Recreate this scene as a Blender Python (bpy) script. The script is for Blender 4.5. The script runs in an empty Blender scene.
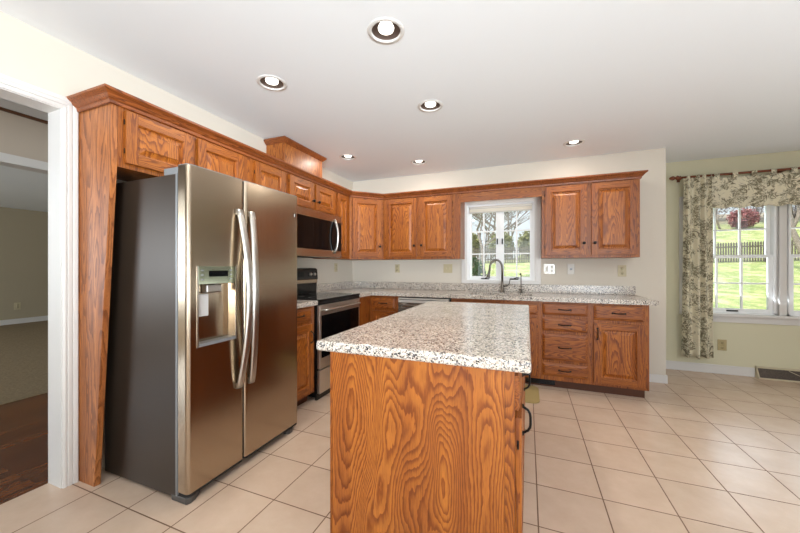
import bpy, bmesh, math, random
from mathutils import Vector, Matrix, noise as mnoise
random.seed(7)
S = bpy.context.scene
COL = S.collection
PI = math.pi

# ------------------------------------------------------------------ camera
cam_d = bpy.data.cameras.new('camera'); cam = bpy.data.objects.new('camera', cam_d); COL.objects.link(cam)
cam.location = (-0.0471, -2.3148, 1.2182)
cam.rotation_euler = (PI/2, 0, 0.3784)
cam_d.sensor_width = 36; cam_d.lens = 36*327.76/800
cam_d.shift_x = 0.0034; cam_d.shift_y = 0.0005
cam_d.clip_start = 0.02; cam_d.clip_end = 400
S.camera = cam

# ------------------------------------------------------------------ world, sun, area lights, exposure
W = bpy.data.worlds.new('world'); S.world = W; W.use_nodes = True
wn = W.node_tree.nodes; wl = W.node_tree.links
bg = wn['Background']
tc = wn.new('ShaderNodeTexCoord'); sx = wn.new('ShaderNodeSeparateXYZ'); cr = wn.new('ShaderNodeValToRGB')
wl.new(tc.outputs['Generated'], sx.inputs[0]); wl.new(sx.outputs['Z'], cr.inputs[0])
cr.color_ramp.elements[0].position = 0.0; cr.color_ramp.elements[0].color = (0.93, 0.96, 1.0, 1)
cr.color_ramp.elements[1].position = 0.6; cr.color_ramp.elements[1].color = (0.62, 0.78, 1.0, 1)
wl.new(cr.outputs[0], bg.inputs[0]); bg.inputs[1].default_value = 1.0

def light(name, kind, loc, rot, power, color=(1, 1, 1), **kw):
    d = bpy.data.lights.new(name, kind); d.energy = power; d.color = color
    for k, v in kw.items(): setattr(d, k, v)
    o = bpy.data.objects.new(name, d); COL.objects.link(o); o.location = loc; o.rotation_euler = rot
    return o
SUN = light('sun', 'SUN', (0, 0, 20), (math.radians(35), math.radians(-38), 0), 4.6, (1.0, 0.95, 0.86), angle=0.02)
# area lights outside the openings, tilted upwards; all but the nook's are added fill
CW = (0.84, 0.93, 1.0)
light('patio_fill', 'AREA', (3.66, -1.6, 1.15), (0, math.radians(90+22), 0), 10, CW, shape='RECTANGLE', size=2.0, size_y=3.1)  # added fill from the right, at an unseen opening
light('rear_fill', 'AREA', (0.4, -5.16, 1.3), (math.radians(90+32), 0, 0), 46, CW, shape='RECTANGLE', size=4.0, size_y=1.9)  # added frontal fill from behind the camera, tilted up to lift the ceiling
light('daylight_nook', 'AREA', (2.45, 2.78, 1.3), (math.radians(-90-28), 0, 0), 22, CW, shape='RECTANGLE', size=1.5, size_y=1.3)
light('living_fill', 'AREA', (-7.2, -5.4, 1.4), (math.radians(90+15), 0, 0), 190, CW, shape='RECTANGLE', size=3.0, size_y=1.6)  # added to brighten the living room, from an unseen opening
light('ceiling_fill_rear', 'AREA', (1.35, -5.2, 1.15), (math.radians(108), 0, math.radians(31)), 58, CW, shape='RECTANGLE', size=1.9, size_y=1.1, spread=math.radians(66))  # added narrow fill aimed at the far ceiling and corner
light('ceiling_fill_patio', 'AREA', (3.7, -1.7, 0.9), (0, math.radians(90+42), 0), 30, CW, shape='RECTANGLE', size=1.2, size_y=2.8, spread=math.radians(100))  # added uplight that brightens the ceiling from the right
LAMP_W = 4.5
S.view_settings.view_transform = 'Standard'; S.view_settings.look = 'None'
S.view_settings.gamma = 1; S.view_settings.use_curve_mapping = False
S.view_settings.exposure = 0.14

# ------------------------------------------------------------------ materials
def lin(r, g, b):
    f = lambda c: (c/255/12.92) if c/255 <= 0.04045 else ((c/255+0.055)/1.055)**2.4
    return (f(r), f(g), f(b), 1)
def mat(name, color=(200, 200, 200), rough=0.5, metal=0.0, **kw):
    m = bpy.data.materials.new(name); m.use_nodes = True
    b = m.node_tree.nodes['Principled BSDF']
    b.inputs['Base Color'].default_value = lin(*color)
    b.inputs['Roughness'].default_value = rough; b.inputs['Metallic'].default_value = metal
    for k, v in kw.items(): b.inputs[k].default_value = v
    return m
class G:                                    # tiny node-graph helper
    def __init__(s, m): s.t = m.node_tree; s.b = s.t.nodes.get('Principled BSDF')
    def n(s, t, **kw):
        x = s.t.nodes.new(t)
        for k, v in kw.items(): setattr(x, k, v)
        return x
    def l(s, a, b): s.t.links.new(a, b)
    def coords(s, scale=(1, 1, 1), rnd=True, kind='Object'):
        c = s.n('ShaderNodeTexCoord'); mp = s.n('ShaderNodeMapping'); mp.inputs['Scale'].default_value = scale
        src = c.outputs[kind]
        if rnd:
            oi = s.n('ShaderNodeObjectInfo'); mu = s.n('ShaderNodeMath', operation='MULTIPLY'); mu.inputs[1].default_value = 37.0
            s.l(oi.outputs['Random'], mu.inputs[0]); va = s.n('ShaderNodeVectorMath', operation='ADD')
            s.l(src, va.inputs[0]); s.l(mu.outputs[0], va.inputs[1]); src = va.outputs[0]
        s.l(src, mp.inputs[0]); return mp.outputs[0]
    def noise(s, v, scale, detail=2, rough=0.5, dist=0.0):
        x = s.n('ShaderNodeTexNoise'); s.l(v, x.inputs['Vector'])
        x.inputs['Scale'].default_value = scale; x.inputs['Detail'].default_value = detail
        x.inputs['Roughness'].default_value = rough; x.inputs['Distortion'].default_value = dist
        return x.outputs[0]
    def math(s, op, a, b=None, c=None):
        x = s.n('ShaderNodeMath', operation=op)
        for i, v in enumerate((a, b, c)):
            if v is None: continue
            if isinstance(v, (int, float)): x.inputs[i].default_value = v
            else: s.l(v, x.inputs[i])
        return x.outputs[0]
    def ramp(s, f, stops):
        x = s.n('ShaderNodeValToRGB'); e = x.color_ramp.elements
        while len(e) < len(stops): e.new(0.5)
        for el, (p, c) in zip(e, stops): el.position = p; el.color = c if len(c) == 4 else lin(*c)
        s.l(f, x.inputs[0]); return x.outputs[0]
    def mix(s, f, a, b, mode='MIX'):
        x = s.n('ShaderNodeMix', data_type='RGBA', blend_type=mode)
        for i, v in ((0, f), (6, a), (7, b)):
            if isinstance(v, (int, float)): x.inputs[i].default_value = v
            elif isinstance(v, tuple): x.inputs[i].default_value = v
            else: s.l(v, x.inputs[i])
        return x.outputs[2]
    def bump(s, h, strength=0.2, dist=0.002):
        x = s.n('ShaderNodeBump'); x.inputs['Strength'].default_value = strength; x.inputs['Distance'].default_value = dist
        s.l(h, x.inputs['Height']); s.l(x.outputs[0], s.b.inputs['Normal'])

def oak(name, axis, rings=30.0, freq=(11, 0.9), light_c=(168, 98, 30), dark_c=(126, 62, 11), rough=0.42, wob=0.028):
    m = mat(name, light_c, rough); g = G(m)
    a, lo = freq
    sc = [a, a, a]; sc['xyz'.index(axis)] = lo
    n = g.noise(g.coords(tuple(sc)), 1.0, 1.5, 0.4, 0.2)
    sw = [70, 70, 70]; sw['xyz'.index(axis)] = 16
    n = g.math('MULTIPLY_ADD', g.noise(g.coords(tuple(sw)), 1.0, 2, 0.6), wob, n)
    r = g.math('FRACT', g.math('MULTIPLY', n, rings))
    mid = tuple((p*0.55+q*0.45) for p, q in zip(light_c, dark_c))
    base = g.ramp(r, [(0.0, dark_c), (0.16, dark_c), (0.34, mid), (0.55, light_c), (0.93, tuple(min(255, c*1.05) for c in light_c)), (1.0, mid)])
    sp = [520, 520, 520]; sp['xyz'.index(axis)] = 14
    pore = g.noise(g.coords(tuple(sp)), 1.0, 2, 0.6)
    c = g.mix(0.5, base, g.ramp(pore, [(0.34, (110, 60, 26)), (0.5, (255, 255, 255))]), 'MULTIPLY')
    sb = [16, 16, 16]; sb['xyz'.index(axis)] = 0.7
    band = g.noise(g.coords(tuple(sb)), 1.0, 2, 0.5)
    c = g.mix(0.8, c, g.ramp(band, [(0.3, (206, 186, 168)), (0.7, (255, 255, 255))]), 'MULTIPLY')
    g.l(c, g.b.inputs['Base Color'])
    g.bump(pore, 0.04, 0.0004)
    g.b.inputs['Coat Weight'].default_value = 0.06; g.b.inputs['Coat Roughness'].default_value = 0.2
    return m
M_oz = oak('oak_upright', 'z'); M_ox = oak('oak_level', 'x'); M_oy = oak('oak_deep', 'y')
M_oply = oak('oak_plywood', 'z', rings=36.0, freq=(5.0, 1.15), light_c=(180, 108, 38), dark_c=(138, 70, 12), wob=0.026)
M_oend = oak('oak_end_panel', 'z', rings=26.0, freq=(7.0, 0.9), light_c=(184, 116, 62), dark_c=(142, 82, 38))
M_of = oak('oak_field', 'z', rings=30.0, freq=(6.5, 0.9), light_c=(184, 110, 36), dark_c=(136, 70, 14))
OAKS = [M_oz, M_ox, M_oy, M_of]
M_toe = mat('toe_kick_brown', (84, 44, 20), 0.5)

def granite():
    m = mat('granite', (190, 186, 180), 0.17); g = G(m)
    v = g.coords((1, 1, 1), rnd=False)
    def cells(scale):
        x = g.n('ShaderNodeTexVoronoi'); g.l(v, x.inputs['Vector']); x.inputs['Scale'].default_value = scale
        s = g.n('ShaderNodeSeparateColor'); g.l(x.outputs['Color'], s.inputs[0]); return s.outputs
    a = cells(185); b = cells(330)
    c1 = g.ramp(a[0], [(0.0, (234, 226, 214)), (0.34, (214, 204, 192)), (0.58, (190, 178, 166)), (0.76, (140, 138, 138)), (0.87, (92, 92, 94)), (0.94, (34, 34, 38))])
    c1n = c1.node; c1n.color_ramp.interpolation = 'CONSTANT'
    c2 = g.ramp(b[1], [(0.0, (255, 255, 255)), (0.88, (150, 148, 146)), (0.95, (50, 50, 52))]); c2.node.color_ramp.interpolation = 'CONSTANT'
    c = g.mix(0.85, c1, c2, 'MULTIPLY')
    big = g.noise(v, 9.0, 3, 0.6)
    c = g.mix(0.5, c, g.ramp(big, [(0.35, (205, 200, 198)), (0.65, (255, 252, 246))]), 'MULTIPLY')
    g.l(c, g.b.inputs['Base Color']); g.b.inputs['Specular IOR Level'].default_value = 0.6
    return m
M_gran = granite()

def steel(name, color=(178, 162, 142), rough=0.21, axis='z', amt=0.05):
    m = mat(name, color, rough, 1.0); g = G(m)
    sc = [40, 40, 40]; sc['xyz'.index(axis)] = 0.8
    n = g.noise(g.coords(tuple(sc)), 1.0, 2, 0.5)
    g.l(g.math('MULTIPLY_ADD', n, amt, rough-amt/2), g.b.inputs['Roughness'])
    return m
M_steel = steel('brushed_steel'); M_steel2 = steel('bright_steel', (196, 192, 186), 0.3)
M_fside = mat('fridge_side_grey', (56, 45, 36), 0.36, 0.3)
M_fgrey = mat('fridge_trim_grey', (132, 134, 136), 0.35, 0.3)
M_black = mat('black_enamel', (14, 14, 15), 0.2)
M_blackglass = mat('black_glass', (7, 7, 8), 0.1, 0.0, **{'Specular IOR Level': 0.18})
M_iron = mat('black_iron', (22, 19, 18), 0.38, 0.5)
M_dark = mat('dark_recess', (26, 24, 24), 0.6)
M_nickel = mat('brushed_nickel', (112, 107, 100), 0.28, 1.0)
M_white = mat('white_trim_paint', (216, 213, 209), 0.32)
M_vinyl = mat('white_vinyl', (242, 243, 243), 0.3)
M_almond = mat('almond_plastic', (196, 184, 150), 0.4)
M_wplast = mat('white_plastic', (212, 208, 200), 0.35)
M_chrome = mat('polished_chrome_plate', (186, 182, 174), 0.3, 0.6)

def wallmat(name, color, rough=0.7):
    m = mat(name, color, rough); g = G(m)
    n = g.noise(g.coords((1, 1, 1), rnd=False), 220, 2, 0.5); g.bump(n, 0.05, 0.001)
    return m
M_wall = wallmat('wall_paint_warm_white', (213, 205, 191))
M_nook = wallmat('wall_paint_pale_green', (212, 207, 178))
M_ceil = wallmat('ceiling_paint', (236, 239, 241), 0.85)
M_hall = wallmat('hall_paint_beige', (190, 176, 160))
M_living = wallmat('living_paint_olive_grey', (172, 160, 136))

def tilemat():
    m = mat('floor_tile', (214, 190, 168), 0.3); g = G(m)
    c = g.coords((1, 1, 1), rnd=False)
    b = g.n('ShaderNodeTexBrick'); g.l(c, b.inputs['Vector'])
    b.offset = 0; b.squash = 1; b.inputs['Scale'].default_value = 1
    b.inputs['Brick Width'].default_value = 0.32; b.inputs['Row Height'].default_value = 0.32
    b.inputs['Mortar Size'].default_value = 0.0034; b.inputs['Mortar Smooth'].default_value = 0.15; b.inputs['Bias'].default_value = 0
    b.inputs['Color1'].default_value = lin(216, 192, 170); b.inputs['Color2'].default_value = lin(210, 187, 166)
    b.inputs['Mortar'].default_value = lin(120, 92, 70)
    n = g.noise(c, 6.0, 4, 0.6)
    col = g.mix(0.6, b.outputs[0], g.ramp(n, [(0.3, (236, 230, 224)), (0.7, (255, 255, 255))]), 'MULTIPLY')
    g.l(col, g.b.inputs['Base Color'])
    g.l(g.math('MULTIPLY_ADD', b.outputs['Fac'], 0.4, 0.27), g.b.inputs['Roughness'])
    g.bump(g.math('SUBTRACT', 1.0, b.outputs['Fac']), 0.4, 0.0015)
    return m
M_tile = tilemat()
def woodfloor():
    m = mat('hall_hardwood', (110, 56, 26), 0.22); g = G(m)
    c = g.coords((1, 1, 1), rnd=False)
    b = g.n('ShaderNodeTexBrick'); mp = g.n('ShaderNodeMapping'); mp.inputs['Rotation'].default_value = (0, 0, PI/2)
    g.l(c, mp.inputs[0]); g.l(mp.outputs[0], b.inputs['Vector']); b.inputs['Scale'].default_value = 1
    b.inputs['Brick Width'].default_value = 0.9; b.inputs['Row Height'].default_value = 0.075; b.inputs['Mortar Size'].default_value = 0.0012
    b.inputs['Color1'].default_value = lin(120, 66, 26); b.inputs['Color2'].default_value = lin(92, 46, 16); b.inputs['Mortar'].default_value = lin(40, 20, 10)
    n = g.noise(g.coords((14, 2.2, 1), rnd=False), 1.0, 3, 0.5, 0.5)
    r = g.math('FRACT', g.math('MULTIPLY', n, 9))
    col = g.mix(0.75, b.outputs[0], g.ramp(r, [(0.0, (130, 110, 95)), (0.4, (255, 250, 245)), (1.0, (235, 225, 215))]), 'MULTIPLY')
    g.l(col, g.b.inputs['Base Color']); return m
M_wood = woodfloor()
def noisy(name, c1, c2, scale, rough=0.9, bump=0.0):
    m = mat(name, c1, rough); g = G(m); n = g.noise(g.coords((1, 1, 1)), scale, 4, 0.65)
    g.l(g.ramp(n, [(0.35, c1), (0.65, c2)]), g.b.inputs['Base Color'])
    if bump: g.bump(n, bump, 0.01)
    return m
M_carpet = noisy('brown_carpet', (120, 102, 74), (144, 124, 94), 60, 0.95, 0.4)
M_mat = noisy('tan_mat_weave', (164, 144, 92), (180, 160, 106), 150, 0.8, 0.2)
def lawnmat():
    m = mat('lawn_grass', (150, 175, 80), 0.95); g = G(m); v = g.coords((1, 1, 1), rnd=False)
    a = g.noise(v, 0.8, 6, 0.75); b = g.noise(v, 9, 4, 0.8)
    c = g.ramp(a, [(0.36, (240, 232, 190)), (0.46, (224, 226, 150)), (0.54, (170, 190, 108)), (0.64, (236, 228, 180))])
    litter = g.ramp(b, [(0.3, (150, 130, 118)), (0.5, (204, 186, 168)), (0.7, (176, 172, 120))])
    sp = g.n('ShaderNodeSeparateXYZ'); g.l(v, sp.inputs[0])
    f = g.math('MULTIPLY_ADD', g.noise(v, 0.5, 3, 0.6), 8.0, sp.outputs['Y'])
    c = g.mix(g.ramp(g.math('MULTIPLY', f, 0.0125), [(0.64, (0, 0, 0)), (0.74, (255, 255, 255))]), c, litter)
    g.l(g.mix(0.7, c, g.ramp(b, [(0.35, (178, 176, 160)), (0.62, (255, 255, 255))]), 'MULTIPLY'), g.b.inputs['Base Color']); return m
M_lawn = lawnmat()
M_bark = noisy('grey_bark', (156, 144, 134), (112, 100, 92), 20)
M_fence = noisy('weathered_fence_wood', (112, 102, 94), (84, 76, 70), 12)
M_leafg = noisy('spring_leaf_green', (150, 176, 84), (112, 142, 62), 3)
M_leafo = noisy('olive_shrub_leaf', (158, 156, 104), (116, 116, 72), 3)
M_pink = noisy('pink_blossom', (184, 120, 122), (128, 78, 82), 5)
M_twig = noisy('grey_twig_thicket', (176, 164, 162), (128, 116, 116), 3)
M_leafd = noisy('dark_shrub_leaf', (62, 92, 48), (42, 66, 34), 3)

def toile():
    m = mat('toile_fabric', (226, 218, 192), 0.85); g = G(m)
    v = g.coords((1, 1, 1), rnd=False, kind='UV')
    n1 = g.noise(v, 9.0, 4, 0.62, 1.0)
    line = g.math('ABSOLUTE', g.math('SUBTRACT', g.math('FRACT', g.math('MULTIPLY', n1, 6.5)), 0.5))
    blob = g.noise(v, 8.0, 2, 0.5)
    fine = g.noise(v, 55, 3, 0.7)
    k = g.math('MULTIPLY', g.ramp(line, [(0.10, (255, 255, 255)), (0.24, (0, 0, 0))]), g.ramp(blob, [(0.38, (60, 60, 60)), (0.47, (255, 255, 255))]))
    k = g.math('MAXIMUM', k, g.math('MULTIPLY', g.ramp(fine, [(0.44, (30, 30, 30)), (0.54, (255, 255, 255))]), g.ramp(blob, [(0.49, (0, 0, 0)), (0.54, (225, 225, 225))])))
    g.l(g.mix(g.math('MULTIPLY', k, 0.9), lin(226, 218, 192), lin(98, 90, 64)), g.b.inputs['Base Color'])
    g.b.inputs['Subsurface Weight'].default_value = 0.0
    return m
M_toile = toile()
M_rodw = mat('cherry_stained_wood', (116, 58, 28), 0.35)
def glassmat():
    m = bpy.data.materials.new('window_glass'); m.use_nodes = True; t = m.node_tree; t.nodes.clear()
    o = t.nodes.new('ShaderNodeOutputMaterial'); tr = t.nodes.new('ShaderNodeBsdfTransparent'); gl = t.nodes.new('ShaderNodeBsdfGlossy')
    mx = t.nodes.new('ShaderNodeMixShader'); fr = t.nodes.new('ShaderNodeFresnel'); fr.inputs[0].default_value = 1.45
    gl.inputs['Roughness'].default_value = 0.0; tr.inputs[0].default_value = (0.96, 0.98, 0.97, 1)
    t.links.new(fr.outputs[0], mx.inputs[0]); t.links.new(tr.outputs[0], mx.inputs[1]); t.links.new(gl.outputs[0], mx.inputs[2]); t.links.new(mx.outputs[0], o.inputs[0])
    return m
M_glass = glassmat()
M_bulb = mat('glowing_bulb', (255, 250, 240), 0.4); M_bulb.node_tree.nodes['Principled BSDF'].inputs['Emission Color'].default_value = (1, 0.95, 0.86, 1)
M_bulb.node_tree.nodes['Principled BSDF'].inputs['Emission Strength'].default_value = 2.2
M_baffle = mat('baffle_bronze', (84, 68, 60), 0.5, 0.3)
M_shade = mat('shade_fabric', (238, 232, 216), 0.8)

# ------------------------------------------------------------------ mesh helpers
class MB:
    def __init__(s): s.v = []; s.f = []; s.m = []; s.sm = []
    def add(s, vs, fs, mi=0, smooth=False):
        n = len(s.v); s.v += [tuple(v) for v in vs]
        for f in fs: s.f.append(tuple(n+i for i in f)); s.m.append(mi); s.sm.append(smooth)
        return s
    def box(s, x0, x1, y0, y1, z0, z1, mi=0):
        x0, x1 = min(x0, x1), max(x0, x1); y0, y1 = min(y0, y1), max(y0, y1); z0, z1 = min(z0, z1), max(z0, z1)
        v = [(x0, y0, z0), (x1, y0, z0), (x1, y1, z0), (x0, y1, z0), (x0, y0, z1), (x1, y0, z1), (x1, y1, z1), (x0, y1, z1)]
        return s.add(v, [(0, 3, 2, 1), (4, 5, 6, 7), (0, 1, 5, 4), (1, 2, 6, 5), (2, 3, 7, 6), (3, 0, 4, 7)], mi)
    def prism(s, poly, z0, z1, mi=0, axis='z', smooth=False):
        # poly CCW in the plane; axis z: (x,y); axis x: (y,z); axis y: (x,z)
        n = len(poly)
        def P(p, h): return (p[0], p[1], h) if axis == 'z' else ((h, p[0], p[1]) if axis == 'x' else (p[0], h, p[1]))
        v = [P(p, z0) for p in poly]+[P(p, z1) for p in poly]
        fs = [tuple(range(n))[::-1], tuple(range(n, 2*n))]
        s.add(v, fs, mi)
        k = len(s.v)-2*n
        for i in range(n):
            j = (i+1) % n; s.f.append((k+i, k+j, k+n+j, k+n+i)); s.m.append(mi); s.sm.append(smooth)
        return s
    def rings(s, R, mi=0, smooth=True, caps=True, close=False):
        n = len(R[0]); k = len(s.v)
        for r in R: s.v += [tuple(p) for p in r]
        m = len(R)
        for a in range(m-(0 if close else 1)):
            b = (a+1) % m
            for i in range(n):
                j = (i+1) % n
                s.f.append((k+a*n+i, k+a*n+j, k+b*n+j, k+b*n+i)); s.m.append(mi); s.sm.append(smooth)
        if caps and not close:
            s.f.append(tuple(k+i for i in range(n))[::-1]); s.m.append(mi); s.sm.append(False)
            s.f.append(tuple(k+(m-1)*n+i for i in range(n))); s.m.append(mi); s.sm.append(False)
        return s
    def tube(s, pts, r, seg=10, mi=0, sy=1.0):
        pts = [Vector(p) for p in pts]; R = []
        rr = r if isinstance(r, (list, tuple)) else [r]*len(pts)
        up = None
        for i, p in enumerate(pts):
            t = (pts[min(i+1, len(pts)-1)]-pts[max(i-1, 0)]).normalized()
            if up is None:
                up = Vector((0, 0, 1)) if abs(t.z) < 0.9 else Vector((1, 0, 0))
            a = t.cross(up).normalized(); b = a.cross(t).normalized(); up = b
            R.append([p+(a*math.cos(q)+b*math.sin(q)*sy)*rr[i] for q in [2*PI*k/seg for k in range(seg)]])
        return s.rings(R, mi)
    def lathe(s, prof, c=(0, 0, 0), ax='z', seg=20, mi=0):
        R = []
        for r, h in prof:
            ring = []
            for k in range(seg):
                q = 2*PI*k/seg; a, b = r*math.cos(q), r*math.sin(q)
                if ax == 'z': p = (c[0]+a, c[1]+b, c[2]+h)
                elif ax == 'y': p = (c[0]+b, c[1]+h, c[2]+a)
                else: p = (c[0]+h, c[1]+a, c[2]+b)
                ring.append(p)
            R.append(ring)
        return s.rings(R, mi)
    def build(s, name, mats, parent=None, bevel=0.0, seg=2, subsurf=0):
        me = bpy.data.meshes.new(name); me.from_pydata(s.v, [], s.f)
        if not isinstance(mats, (list, tuple)): mats = [mats]
        for m in mats: me.materials.append(m)
        for p, mi, sm in zip(me.polygons, s.m, s.sm): p.material_index = mi; p.use_smooth = sm
        bm = bmesh.new(); bm.from_mesh(me); bmesh.ops.recalc_face_normals(bm, faces=bm.faces); bm.to_mesh(me); bm.free()
        o = bpy.data.objects.new(name, me); COL.objects.link(o)
        if parent is not None: o.parent = parent
        if bevel:
            b = o.modifiers.new('bevel', 'BEVEL'); b.width = bevel; b.segments = seg; b.limit_method = 'ANGLE'; b.angle_limit = math.radians(40); b.harden_normals = False
        if subsurf:
            b = o.modifiers.new('smooth', 'SUBSURF'); b.levels = b.render_levels = subsurf
        return o
def tag(o, label=None, cat=None, group=None, kind=None):
    if label: o['label'] = label
    if cat: o['category'] = cat
    if group: o['group'] = group
    if kind: o['kind'] = kind
    return o
def thing(name, label, cat, loc=(0, 0, 0), rz=0, group=None):
    o = bpy.data.objects.new(name, None); COL.objects.link(o); o.location = loc; o.rotation_euler = (0, 0, rz); o.empty_display_size = 0.1
    return tag(o, label, cat, group)
def struct(name, mb, m, parent=None, bevel=0.0):
    o = mb.build(name, m, parent, bevel)
    if parent is None: o['kind'] = 'structure'
    return o
RL = PI/2          # fronts facing +X (left wall run): local x -> world +Y, local y (into wall) -> world -X

# ------------------------------------------------------------------ room shell
XL, YB, XE, YN, ZC, XR, YR = -2.432, 1.91, 1.298, 2.528, 2.464, 3.5, -5.0
struct('floor', MB().box(XL-0.125, XR+0.2, YR-0.2, YN+0.2, -0.12, 0), M_tile)
struct('floor_hall', MB().box(-4.36, XL-0.125, -5.2, 3.2, -0.12, 0), M_wood)
struct('floor_living', MB().box(-10.4, -4.36, -5.2, 3.2, -0.12, 0.004), M_carpet)

# ceiling sheet with a round hole for each recessed light
LIGHTS = [(-0.742, -0.728), (-1.656, -0.565), (-0.746, 0.138), (-1.939, 0.931), (-1.246, 1.398), (0.386, 1.404), (1.0, -0.7), (0.2, -2.6), (-1.4, -2.6), (1.6, -3.2)]
bm = bmesh.new()
def loop(pts):
    vs = [bm.verts.new((x, y, ZC)) for x, y in pts]
    return [bm.edges.new((vs[i], vs[(i+1) % len(vs)])) for i in range(len(vs))]
ed = loop([(XL-0.125, YR-0.2), (XR+0.2, YR-0.2), (XR+0.2, YN+0.2), (XL-0.125, YN+0.2)])
for lx, ly in LIGHTS: ed += loop([(lx+0.078*math.cos(a), ly+0.078*math.sin(a)) for a in [2*PI*k/28 for k in range(28)]])
bmesh.ops.triangle_fill(bm, use_beauty=True, use_dissolve=False, edges=ed)
for f in bm.faces:
    if f.normal.z > 0: f.normal_flip()
me = bpy.data.meshes.new('ceiling'); bm.to_mesh(me); bm.free(); me.materials.append(M_ceil)
o = bpy.data.objects.new('ceiling', me); COL.objects.link(o); o['kind'] = 'structure'
struct('sun_block_slab', MB().box(-10.6, XR+0.3, YR-0.4, YN+0.25, ZC+0.16, ZC+0.26), M_ceil)  # unseen slab added above the ceiling to keep the sun out
struct('ceiling_hall', MB().box(-10.4, XL-0.125, -5.2, 3.2, ZC, ZC+0.1), M_ceil)

# left wall with the doorway (opening Y -3.0 .. -1.345)
DY0, DY1, DZ = -3.05, -1.32, 2.09
w = MB().box(XL-0.125, XL, DY1, YB+0.14, 0, ZC).box(XL-0.125, XL, YR, DY0, 0, ZC).box(XL-0.125, XL, DY0, DY1, DZ, ZC)
struct('wall_left', w, M_wall)
# back wall with the kitchen window opening
KX0, KX1, KZ0, KZ1 = -0.765, 0.03, 1.04, 2.0
w = MB().box(XL, KX0, YB, YB+0.14, 0, ZC).box(KX1, XE, YB, YB+0.14, 0, ZC).box(KX0, KX1, YB, YB+0.14, 0, KZ0).box(KX0, KX1, YB, YB+0.14, KZ1, ZC)
w.box(XE-0.14, XE, YB+0.14, YN+0.14, 0, ZC)
struct('wall_back', w, M_wall)
# nook wall with double window opening
NX0, NX1, NZ0, NZ1 = 1.71, 3.22, 0.69, 1.98
w = MB().box(XE, NX0, YN, YN+0.14, 0, ZC).box(NX1, XR+0.14, YN, YN+0.14, 0, ZC).box(NX0, NX1, YN, YN+0.14, 0, NZ0).box(NX0, NX1, YN, YN+0.14, NZ1, ZC)
struct('wall_nook', w, M_nook)
# right and rear walls with unseen patio and window openings, added for the fill lights
w = MB().box(XR, XR+0.14, YR, -3.2, 0, ZC).box(XR, XR+0.14, 0.0, YN, 0, ZC).box(XR, XR+0.14, -3.2, 0.0, 2.1, ZC)
struct('wall_right', w, M_wall)
w = MB().box(XL, -1.6, YR-0.14, YR, 0, ZC).box(2.4, XR+0.14, YR-0.14, YR, 0, ZC).box(-1.6, 2.4, YR-0.14, YR, 0, 0.4).box(-1.6, 2.4, YR-0.14, YR, 2.3, ZC)
struct('wall_rear', w, M_wall)
# hall and living room beyond the doorway
XH = -3.87
w = MB().box(XH-0.13, XH, 1.2, 3.2, 0, ZC).box(XH-0.13, XH, -5.2, -3.4, 0, ZC).box(XH-0.13, XH, -3.4, 1.2, 2.10, ZC)
struct('wall_hall', w, M_hall)
struct('trim_9', MB().box(XH-0.14, XH+0.015, -3.42, 1.22, 2.04, 2.11).box(XH-0.14, XH+0.015, 1.12, 1.22, 0, 2.04), M_white)
struct('trim_10', MB().box(XH-0.005, XH+0.012, -3.6, 1.9, 2.44, ZC), mat('brown_wall_line', (92, 58, 34), 0.5))  # thin brown strip along the top of the hall wall
struct('wall_living', MB().box(-10.4, -10.2, -5.2, 3.2, 0, ZC), M_living)
struct('wall_hall_end', MB().box(-10.4, XL-0.125, 3.2, 3.3, 0, ZC), M_living)
w = MB().box(-10.4, -8.8, -5.3, -5.2, 0, ZC).box(-5.6, XL, -5.3, -5.2, 0, ZC).box(-8.8, -5.6, -5.3, -5.2, 0, 0.5).box(-8.8, -5.6, -5.3, -5.2, 2.2, ZC)
struct('wall_hall_front', w, M_living)
struct('baseboard_living', MB().box(-10.2, -10.18, -5.2, 3.2, 0.004, 0.11), M_white)
# kitchen baseboards
struct('baseboard_back', MB().box(0.985, XE+0.012, YB-0.012, YB, 0, 0.085).box(XE, XE+0.012, YB, YN-0.014, 0, 0.085), M_white, bevel=0.003)
struct('baseboard_nook', MB().box(XE+0.012, 2.29, YN-0.014, YN, 0, 0.1).box(3.33, XR, YN-0.014, YN, 0, 0.1), M_white, bevel=0.003)
struct('baseboard_right', MB().box(XR-0.014, XR, YR, -3.3, 0, 0.1).box(XR-0.014, XR, 0.1, YN-0.014, 0, 0.1), M_white)
struct('baseboard_left', MB().box(XL, XL+0.014, YR, DY0-0.1, 0, 0.1), M_white)

# doorway casing: fluted legs, header, jamb lining
prof = [(0, 0), (0.012, 0), (0.016, 0.008), (0.016, 0.014), (0.011, 0.017), (0.011, 0.020), (0.018, 0.023), (0.018, 0.036), (0.013, 0.039), (0.013, 0.042), (0.018, 0.046), (0.019, 0.061), (0.016, 0.066), (0, 0.066)]
w = MB()
def mitred(mb, rows):           # rows: for each profile point the list of path points
    n = len(rows[0]); mb.rings([[r[i] for r in rows] for i in range(n)], smooth=False)
mitred(w, [[(XL+d, DY0-y, 0), (XL+d, DY0-y, DZ+y), (XL+d, DY1+y, DZ+y), (XL+d, DY1+y, 0)] for d, y in prof])
struct('trim_1', w, M_white)
w = MB().box(XL-0.13, XL+0.002, DY1-0.004, DY1+0.002, 0, DZ-0.004).box(XL-0.13, XL+0.002, DY0-0.002, DY0+0.004, 0, DZ-0.004).box(XL-0.13, XL+0.002, DY0-0.002, DY1+0.002, DZ-0.004, DZ+0.002)
struct('trim_2', w, M_white)

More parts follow.
